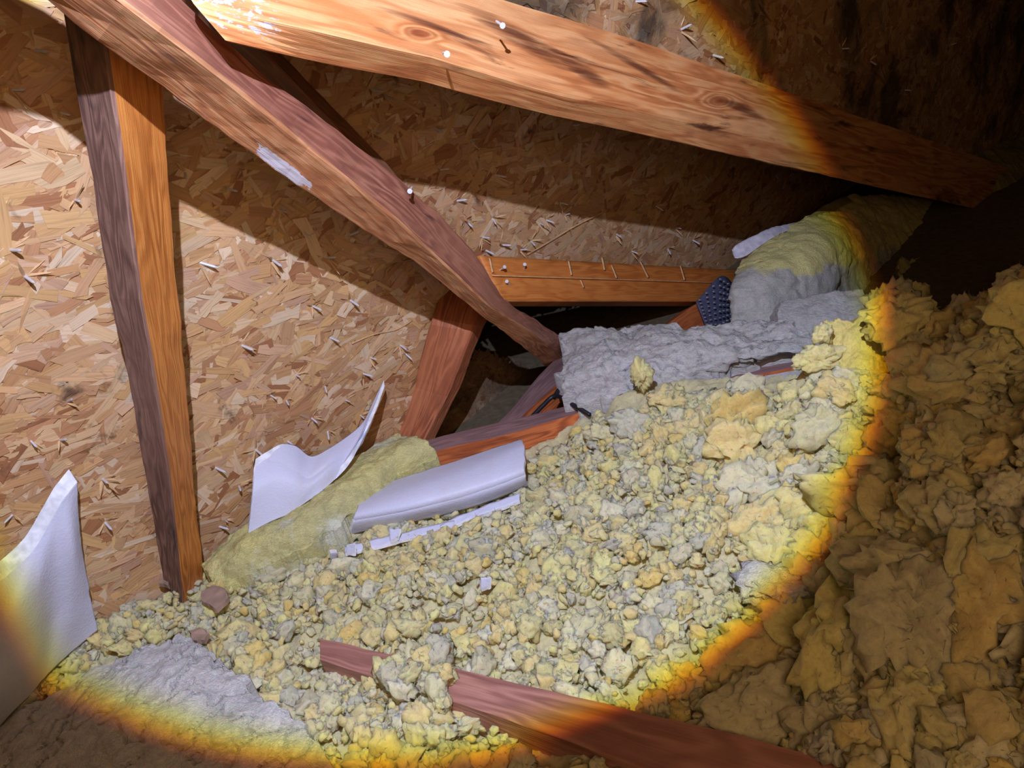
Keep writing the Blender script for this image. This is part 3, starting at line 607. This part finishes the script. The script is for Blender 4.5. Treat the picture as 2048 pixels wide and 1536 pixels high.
slabF('grey_batt', [[FL(200, 1335, .03), FL(290, 1290, .05), FL(370, 1272, .05), FL(400, 1290, .045)],
                    [FL(110, 1385, .03), FL(250, 1345, .055), FL(360, 1325, .06), FL(470, 1345, .05)],
                    [FL(0, 1450, .03), FL(200, 1420, .06), FL(380, 1410, .065), FL(560, 1420, .05)],
                    [FL(-100, 1560, .03), FL(150, 1520, .06), FL(380, 1500, .06), FL(640, 1490, .045)],
                    [FL(-150, 1680, .03), FL(150, 1660, .05), FL(400, 1660, .05), FL(740, 1640, .04)]],
      .05, M['grey'], 'large torn grey batt lying at the bottom left corner', nu=150, nv=110, rag=.010, amp=.005, freq=26, crack=.007)
slabF('yellow_batt', [[FL(405, 1130, .03), FL(480, 1060, .05), FL(560, 1020, .06), FL(640, 960, .065), FL(720, 910, .07), FL(790, 868, .07)],
                      [FL(420, 1150, .03), FL(500, 1090, .06), FL(600, 1040, .075), FL(690, 975, .085), FL(760, 925, .085), FL(845, 882, .08)],
                      [FL(440, 1180, .01), FL(530, 1130, .03), FL(640, 1080, .04), FL(730, 1015, .05), FL(800, 950, .05), FL(880, 915, .05)]],
      .05, M['yelbatt'], 'smooth pale yellow batt lying along the eave beneath the wavy vent', nu=140, nv=40, rag=.010, amp=.006)

# ------------------------------------------------------------------ loose fill
CT = [(300, 1180, 0), (420, 1100, 0), (600, 1050, 0), (800, 950, 0), (900, 900, -.01), (200, 1280, 0), (60, 1400, 0), (700, 1250, 0), (700, 1450, .02), (500, 1300, .005), (1000, 1200, .015), (1000, 1000, .01), (1120, 900, .01),
      (1180, 850, .03), (1250, 800, .095), (1300, 780, .10), (1400, 790, .085), (1500, 770, .08), (1600, 760, .08), (1680, 700, .17), (1700, 655, .185), (1740, 650, .19), (1400, 1000, .045), (1500, 1250, .0), (1600, 1180, .0), (1420, 1350, .0), (1680, 1080, .03), (1560, 1050, .03),
      (1720, 980, .10), (1900, 900, .20), (2048, 620, .27), (1980, 640, .24), (1900, 650, .20), (1860, 655, .19), (1800, 625, .21), (2000, 1200, .14), (1900, 1450, .05), (1500, 1480, .01), (1300, 1380, .0), (1100, 1300, .0), (2150, 900, .25), (2200, 1300, .17), (2300, 700, .30),
      (1000, 1500, .01), (300, 1500, 0), (0, 1600, 0), (1500, 1700, .0), (1900, 1750, .05), (1000, 1700, .0)]
cw = []; 
for x, y, h in CT: p = FL(x, y, h); cw.append((p[0], p[1], h))
# behind the heap the fill drops away towards the far joist
for x, y, h in [(1180, 812, -.03), (1300, 740, -.04), (1450, 705, -.04), (1600, 690, -.03), (1700, 590, -.02), (1800, 540, -.02), (1950, 540, -.02), (2100, 460, -.02), (1000, 860, -.05), (1500, 600, -.06), (1200, 700, -.06)]:
    p = FL(x, y, h); cw.append((p[0], p[1], h))
cw = np.array(cw)
def height(x, y):
    x = np.asarray(x, float); y = np.asarray(y, float); d2 = (x[..., None] - cw[:, 0]) ** 2 + (y[..., None] - cw[:, 1]) ** 2
    w = 1 / (d2 + .0006) ** 1.6; return (w * cw[:, 2]).sum(-1) / w.sum(-1)
# bed surface
gx = np.linspace(-1.25, 2.0, 520); gy = np.linspace(.05, 2.6, 420); X, Y = np.meshgrid(gx, gy); hgt = height(X, Y)
fp = np.stack([X.ravel(), Y.ravel(), np.zeros(X.size)], 1)
hgt = hgt + (fbm(fp * 9, 2) * .012 + fbm(fp * 34, 4, gain=.6) * .009).reshape(X.shape) - .012
# keep only the part inside the attic side of the deck
DKp, DKn = DK
V = np.stack([X.ravel(), Y.ravel(), hgt.ravel()], 1); side = ((V - DKp) @ DKn).reshape(X.shape)
idx = np.arange(X.size).reshape(X.shape); q = np.stack([idx[:-1, :-1], idx[:-1, 1:], idx[1:, 1:], idx[1:, :-1]], -1).reshape(-1, 4)
ok = side.ravel()[q].min(1) > .004; px_, py_, z_ = proj(V); far_ok = ~((py_ < 868 - .24 * (px_ - 850) + 14) & (px_ > 780) & (px_ < 1230))
far_ok &= ~((px_ > 1180) & (py_ < np.interp(px_, [1180, 1300, 1600, 1655, 1765, 1830, 1950, 2048, 2300], [815, 760, 745, 665, 655, 615, 610, 566, 450]))); ok &= far_ok[q].all(1); q = q[ok]
tcol = np.array(srgb(226, 210, 160)[:3]) / np.array(srgb(240, 220, 150)[:3]) * .8
bed = raw_mesh('insulation_bed', V, q, M['yellow'], np.tile(tcol * 1.15, (len(V), 1)))
tag(bed, 'matted bed of yellow glass wool beneath the loose tufts', 'insulation', kind='stuff')

SKX = [1100, 1180, 1240, 1300, 1400, 1600, 1640, 1655, 1765, 1778, 1830, 1880, 1950, 2048, 2300]
SKY = [940, 815, 745, 762, 786, 768, 715, 655, 648, 606, 604, 650, 602, 556, 440]
import bmesh
def ico(sub):
    bm = bmesh.new(); bmesh.ops.create_icosphere(bm, subdivisions=sub, radius=1); v = np.array([x.co[:] for x in bm.verts]); f = np.array([[w.index for w in p.verts] for p in bm.faces]); bm.free(); return v, f
def variants(sub, n, seed):
    v, f = ico(sub); out = []
    for k in range(n):
        s = seed + k * 7.1
        r = 1 + .34 * fbm(v * 1.3 + s, 2, gain=.45) + .22 * fbm(v * 3.4 + s, 2, gain=.65) + .05 * fbm(v * 9 + s, 1) - .14 * np.maximum(0, fbm(v * 4.5 + s, 2, ridge=True))
        if sub >= 4: r += .09 * fbm(v * 12 + s, 2)
        P = v * r[:, None] * RNG.uniform([.8, .7, .5], [1.3, 1.0, .85]); P += .13 * np.stack([fbm(v * 1.6 + s + a * 9, 2) for a in range(3)], 1)
        m = {2: 14, 3: 80, 4: 260}[sub]; ii = RNG.integers(0, len(v), m); d = v[ii] + RNG.normal(0, .75, (m, 3)); d /= np.linalg.norm(d, axis=1, keepdims=True)
        L = RNG.uniform(.12, .42, (m, 1)) * (.5 if sub == 4 else 1); w = np.cross(d, RNG.normal(size=(m, 3))); w *= (.012 if sub == 4 else .022) / np.linalg.norm(w, axis=1, keepdims=True); b = P[ii] - v[ii] * .04
        out.append(np.r_[P, np.stack([b - w, b + w, b + d * L + RNG.normal(0, .05, (m, 3))], 1).reshape(-1, 3)])
    return out, np.r_[f, len(v) + np.arange(m * 3).reshape(-1, 3)]
VA = {2: variants(2, 16, 3.), 3: variants(3, 20, 50.), 4: variants(4, 14, 90.)}
JOIST_POLY = [(905, 1350), (1060, 1385), (1380, 1447), (1700, 1528), (1700, 1780), (1250, 1560), (1060, 1490), (960, 1440), (905, 1400)]
JOIST_POLY2 = [(652, 1287), (790, 1312), (775, 1362), (690, 1340), (640, 1310)]
BATT_POLY = [(100, 1385), (200, 1330), (290, 1290), (370, 1272), (400, 1300), (480, 1350), (560, 1420), (640, 1495), (740, 1700), (-200, 1700), (-150, 1500)]
FOAM_POLY = [(700, 985), (1045, 878), (1052, 905), (940, 975), (890, 1010), (695, 1066)]
YB_POLY = [(400, 1190), (405, 1130), (560, 1020), (790, 868), (870, 905), (720, 975), (690, 1030), (600, 1075), (500, 1120), (470, 1145)]
FAR_POLY = [(780, 930), (850, 800), (1220, 600), (1660, 500), (1655, 690), (1630, 738), (1400, 790), (1230, 830), (1180, 850), (1110, 905), (1050, 900), (1040, 880)]
CUT_POLY = [(1640, 635), (1782, 635), (1792, 705), (1700, 720), (1640, 712)]
STRIP_POLY = [(885, 1048), (1045, 984), (1046, 1002), (890, 1066)]
COLS = np.array([srgb(*c)[:3] for c in [(246, 230, 152), (242, 224, 156), (240, 232, 186), (244, 214, 128), (232, 224, 170), (220, 212, 168), (250, 238, 156), (242, 218, 146), (212, 208, 176), (246, 222, 148), (236, 224, 158), (226, 216, 152), (244, 234, 176)]]) / np.array(srgb(246, 232, 156)[:3])
def scatter(name, N, sub, smin, smax, seed, label, region=None, lift=.25, power=2.0, cand=0):
    rg = np.random.default_rng(seed); K = max(cand, N * 3); x = rg.uniform(-1.2, 2.15, K); y = rg.uniform(.05, 2.4, K); h = height(x, y)
    P = np.stack([x, y, h], 1); px, py, z = proj(P); m = (z > .25) & (px > -160) & (px < 2420) & (py > 380) & (py < 1720) & (((P - DKp) @ DKn) > .02)
    # fewer far away than near, in proportion
    for pol in (JOIST_POLY, JOIST_POLY2, BATT_POLY, FOAM_POLY, YB_POLY, STRIP_POLY, CUT_POLY): m &= ~in_poly(px, py, pol)
    m &= ~(in_poly(px, py, FAR_POLY) & (h < .16))
    m &= ~((px > 1180) & (py < np.interp(px, SKX, SKY) + 12))
    if region is not None: m &= region(px, py, h)
    P = P[m][:N]; n = len(P); s = smin + (smax - smin) * rg.random(n) ** power
    P[:, 2] += s * lift + rg.normal(0, .003, n) + fbm(np.c_[P[:, :2], np.zeros(n)] * 9, 2) * .012 - .006
    var, f = VA[sub]; nv = len(var[0]); Vs = np.empty((n, nv, 3), np.float32); Cs = np.empty((n, nv, 3), np.float32)
    q = rg.normal(size=(n, 4)); q[:, 1:3] *= .45; q /= np.linalg.norm(q, axis=1, keepdims=True); w, a, b, c = q.T
    Rm = np.stack([1 - 2 * (b * b + c * c), 2 * (a * b - w * c), 2 * (a * c + w * b), 2 * (a * b + w * c), 1 - 2 * (a * a + c * c), 2 * (b * c - w * a), 2 * (a * c - w * b), 2 * (b * c + w * a), 1 - 2 * (a * a + b * b)], 1).reshape(n, 3, 3)
    vi = rg.integers(0, len(var), n)
    for k in range(len(var)):
        mk = vi == k
        if mk.any(): Vs[mk] = np.einsum('vj,nij->nvi', var[k], Rm[mk]) * s[mk][:, None, None] + P[mk][:, None, :]
    cc = COLS[rg.integers(0, len(COLS), n)] * rg.uniform(.9, 1.03, (n, 1)); Cs[:] = cc[:, None]
    F = (f[None] + (np.arange(n) * nv)[:, None, None]).reshape(-1, 3)
    o = raw_mesh(name, Vs.reshape(-1, 3), F, M['yellow'], Cs.reshape(-1, 3)); return tag(o, label, 'insulation', kind='stuff')
scatter('loose_insulation', 9000, 3, .008, .026, 11, 'loose yellow tufts of blown glass wool covering the attic floor', lambda px, py, h: h < .20, .15)
scatter('insulation_crumbs', 9000, 2, .004, .010, 12, 'small pale crumbs of glass wool scattered between the tufts', None, .9, 1.5)
scatter('insulation_heap', 1600, 4, .020, .062, 13, 'large torn yellow tufts heaped up along the right side', lambda px, py, h: (h > .065) | (px > 1500), .1, 1.6)

scatter('insulation_cover', 160, 3, .010, .026, 21, 'tufts of wool bridging the near joist between its two bare stretches', lambda px, py, h: in_poly(px, py, [(795, 1300), (890, 1322), (905, 1400), (900, 1440), (780, 1400), (770, 1350)]), 1.7, cand=60000)
# cut, layered edge of yellow wool at the heap's corner
o = patch('cut_batt', [PZ([(1645, 645, .86), (1690, 642, .87), (1740, 643, .88), (1775, 655, .88)]), PZ([(1650, 690, .87), (1690, 690, .89), (1740, 690, .90), (1790, 700, .90)]), PZ([(1620, 735, .86), (1690, 740, .90), (1740, 750, .92), (1800, 760, .92)]), PZ([(1640, 800, .87), (1690, 800, .90), (1740, 810, .93), (1800, 820, .94)])],
          .10, M['yellow_plain'], 80, 50, amp=.008, freq=26, rag=.012, back=tuple(R @ np.array([.3, 0, -1])))
tag(o, 'upright bright yellow batt corner with a straight cut top, on the heap', 'insulation batt')

def lump(name, P, s, mat, label, cat, sc=(1, 1, .7), sub=4, k=0, parent=None):
    var, f = VA[sub]; V = var[k % len(var)] * s * np.array(sc) + np.array(P)
    o = raw_mesh(name, V, f, mat, np.ones((len(V), 3))); 
    return tag(recenter(o), label, cat)
lump('grey_tuft', FL(1540, 1165, .045), .040, M['grey'], 'round bluish-grey tuft of wool near the right rim of the light', 'insulation tuft', k=3)
lump('yellow_tuft', FL(1280, 752, .135), .030, M['yellow'], 'tall pale tuft sticking up at the top left of the heap', 'insulation tuft', (.7, .7, 1.5), k=5)
lump('yellow_tuft', FL(1790, 640, .235), .055, M['yellow'], 'big dim orange-yellow tuft on the heap crest right of the cut batt', 'insulation tuft', (1.0, .8, .9), k=7)
lump('yellow_tuft', FL(1600, 790, .115), .040, M['yellow'], 'whitish fluffy tuft beside the end of the far joist', 'insulation tuft', (1.2, .8, .8), k=9)

lump('yellow_tuft', W(1646, 668, .885), .022, M['yellow'], 'frayed whitish tuft at the left end of the straight cut batt top', 'insulation tuft', (.7, .8, 1.3), k=2)
lump('yellow_tuft', W(1640, 715, .88), .032, M['yellow'], 'frayed tuft below the left end of the straight cut batt top', 'insulation tuft', (1, .8, 1), k=6)
def chip(pts, h, t, label, name='wood_chip'):
    q = []
    for i in range(len(pts)):
        a, b = np.array(pts[i]), np.array(pts[(i + 1) % len(pts)])
        q += [a + (b - a) * f + np.array([random.gauss(0, 1.6), random.gauss(0, 1.6)]) for f in (0, .3, .6)]
    V = [FL(x, y, h - .022 + random.uniform(-.002, .003)) for x, y in q]; n = len(V); V += [v - np.array([0, 0, t]) for v in V]
    F = [tuple(range(n)), tuple(range(2 * n - 1, n - 1, -1))] + [(i, i + n, (i + 1) % n + n, (i + 1) % n) for i in range(n)]
    return tag(recenter(add(name, V, F, M['chip'])), label, 'wood chip')
chip([(402, 1185), (425, 1170), (452, 1175), (458, 1195), (432, 1218), (418, 1208), (403, 1203)], .052, .008, 'brown wood chip on the insulation at the foot of the post')
chip([(378, 1262), (398, 1255), (418, 1264), (408, 1280), (384, 1280)], .05, .008, 'small brown wood chip just above the bottom left grey batt')
chip([(318, 1165), (330, 1145), (338, 1170)], .045, .008, 'dark wood chip wedged left of the post foot')

# ------------------------------------------------------------------ nails through the deck
protoV, protoF = nail_mesh('nail', .017, .0014)
nme = bpy.data.meshes.new('nail'); nme.from_pydata(protoV, [], protoF); nme.materials.append(M['steel']); nme.update()
def splinter_mesh(seed):
    rg = random.Random(seed); V, F = [], []
    for k in range(rg.choice([3, 4, 5])):
        a = rg.uniform(0, 6.28); L = rg.uniform(.008, .024); w = rg.uniform(.0012, .003); up = rg.uniform(.15, .9); b = len(V)
        d = Vector((math.cos(a), math.sin(a), up)).normalized(); s = Vector((-math.sin(a), math.cos(a), 0)); base = Vector((math.cos(a), math.sin(a), 0)) * .0015
        V += [tuple(base + s * w), tuple(base - s * w), tuple(base + d * L * .8 - s * w * .5), tuple(base + d * L), tuple(base + d * L * .6 + s * w * .6), tuple(base + Vector((0, 0, .0012))), tuple(base + d * L * .6 + Vector((0, 0, .0015)))]
        F += [(b, b + 1, b + 2, b + 3, b + 4), (b, b + 5, b + 1), (b + 5, b + 6, b + 2, b + 1), (b, b + 4, b + 6, b + 5), (b + 4, b + 3, b + 6), (b + 3, b + 2, b + 6)]
    me = bpy.data.meshes.new('splinter'); me.from_pydata(V, [], F); me.materials.append(M['splinter']); me.update(); return me
SPM = [splinter_mesh(i) for i in range(7)]
LIT = [(50, 553), (400, 525), (545, 520), (625, 612), (660, 675), (740, 715), (482, 690), (592, 750), (650, 772), (725, 747), (540, 790), (622, 835), (655, 862), (135, 803), (205, 958), (210, 1045), (430, 935), (478, 972), (450, 1040), (435, 1052),
       (512, 900), (575, 882), (572, 800), (800, 690), (808, 705), (120, 880), (700, 600), (60, 880), (20, 500), (150, 400), (25, 1030), (690, 800), (720, 830)]
DIM = [(370, 345), (455, 378), (560, 420), (605, 465), (655, 515), (735, 505), (770, 190), (745, 262), (865, 255), (880, 340), (940, 280), (1145, 250), (1080, 332), (1260, 358), (1410, 352), (780, 420), (70, 100), (25, 180), (120, 225), (1550, 350), (740, 180), (990, 350), (700, 470)]
STR = [(912, 402), (930, 440), (985, 437), (965, 475), (1040, 500), (1022, 522), (1080, 447), (1092, 440), (1130, 430), (1062, 482), (1232, 468), (1312, 412), (1350, 455), (1262, 502), (1385, 480), (1120, 405), (970, 500), (1000, 490), (1335, 497)]
UP = [(1270, 3), (1682, 98), (1740, 122), (1808, 180), (1360, 60), (1425, 110), (1900, 90)]
ORD = ['', 'second ', 'third ', 'fourth ', 'fifth ', 'sixth ', 'seventh ', 'eighth ', 'ninth ', 'tenth ']
def put_nails(L, plane, what, group, zones):
    """zones: (test, place phrase, sort axis); the label counts along the axis inside its zone"""
    left = list(L)
    for test, place, ax in zones:
        zz = sorted([q for q in left if test(*q)], key=lambda q: q[ax]); left = [q for q in left if q not in zz]
        for i, (x, y) in enumerate(zz):
            o_ = ('topmost' if ax else 'leftmost') if i == 0 else ('lowest' if ax else 'rightmost') if i == len(zz) - 1 else ORD[i] + ('from the top' if ax else 'from the left')
            p0, n = plane; P = ray_plane(x, y, p0, n); r = empty('roofing_nail', P, '%s %s, %s' % (what, place, o_), 'nail', group)
            d = Vector(n) + Vector((random.gauss(0, .28), random.gauss(0, .28), random.gauss(0, .22)))
            r.rotation_euler = d.to_track_quat('Z', 'Y').to_euler(); s = random.uniform(1.0, 1.6); r.scale = (s, s, s)
            a = bpy.data.objects.new('nail', nme); col.objects.link(a); a.parent = r
            b = bpy.data.objects.new('splinter', random.choice(SPM)); col.objects.link(b); b.parent = r; b.rotation_euler = (0, 0, random.uniform(0, 6.28)); b['label'] = 'pale torn wood around the nail'
put_nails(LIT, DK, 'nail tip in the lit deck', 'nails through the lit left deck', [
    (lambda x, y: x < 260 and y < 700, 'left of the post', 1), (lambda x, y: x < 260, 'above the left foam vent', 1),
    (lambda x, y: x < 530, 'just right of the post', 1), (lambda x, y: y < 690 and x < 710, 'under the long brace shadow', 1),
    (lambda x, y: x < 705, 'above the wavy foam vent', 1), (lambda x, y: True, 'beside the short web', 1)])
put_nails(DIM, DK, 'nail tip in the shaded deck', 'nails through the shaded deck', [
    (lambda x, y: x < 200, 'left of the post top', 1), (lambda x, y: x < 760 and y > 340, 'below the long brace', 0), (lambda x, y: x < 1000, 'between brace and rafter', 0), (lambda x, y: True, 'below the rafter right half', 0)])
put_nails(STR, DK, 'nail tip', 'nails above the header board', [
    (lambda x, y: x < 1010, 'above the header board beside the brace', 0), (lambda x, y: x < 1200, 'above the header board middle', 0), (lambda x, y: True, 'above the header board beside the upright batt', 0)])
put_nails(UP, DK2, 'nail tip in mouldy deck above the rafter', 'nails through the upper deck', [(lambda x, y: x < 1500, 'inside the lit part', 0), (lambda x, y: True, 'in the dark part', 0)])

for (x, y, iz, dx, lb) in [(995, 44, 1.105, (.3, .9), 'bent steel nail sticking out of the dark stain on the rafter'), (823, 376, .95, (.0, .6), 'small bright nail at the upper edge of the diagonal brace'), (888, 106, 1.17, (.2, .6), 'small nail in the rafter face near its left knot')]:
    q = add('bent_nail', nail_mesh('n', .02, .0016, True)[0], F_, M['steel']); q.location = tuple(W(x, y, iz)); tag(q, lb, 'nail')
    q.rotation_euler = Vector(R @ np.array([dx[0], dx[1] * -.6, .7])).to_track_quat('Z', 'Y').to_euler()
# long torn strand across the deck
P0 = [ray_plane(x, y, *DK) + DK[1] * .004 for x, y in [(1052, 508), (1100, 480), (1150, 450), (1215, 418)]]
P1 = [ray_plane(x, y, *DK) + DK[1] * .003 for x, y in [(702, 686), (745, 668), (790, 658), (822, 640)]]
tag(tube('torn_strand', P1, .0016, M['splinter'], 6, 20), 'short torn wood strand curling off the deck left of the short web', 'wood strand')
o = tube('torn_strand', P0, .0022, M['splinter'], 6, 20); tag(o, 'long torn wood strand hanging aslant across the deck above the header board', 'wood strand')

tag(lump('red_mark', ray_plane(1212, 421, *DK) + DK[1] * .003, .005, M['red'], 'tiny red fleck at the upper end of the torn strand on the deck', 'fleck', (1.2, .7, .7), 2), None)
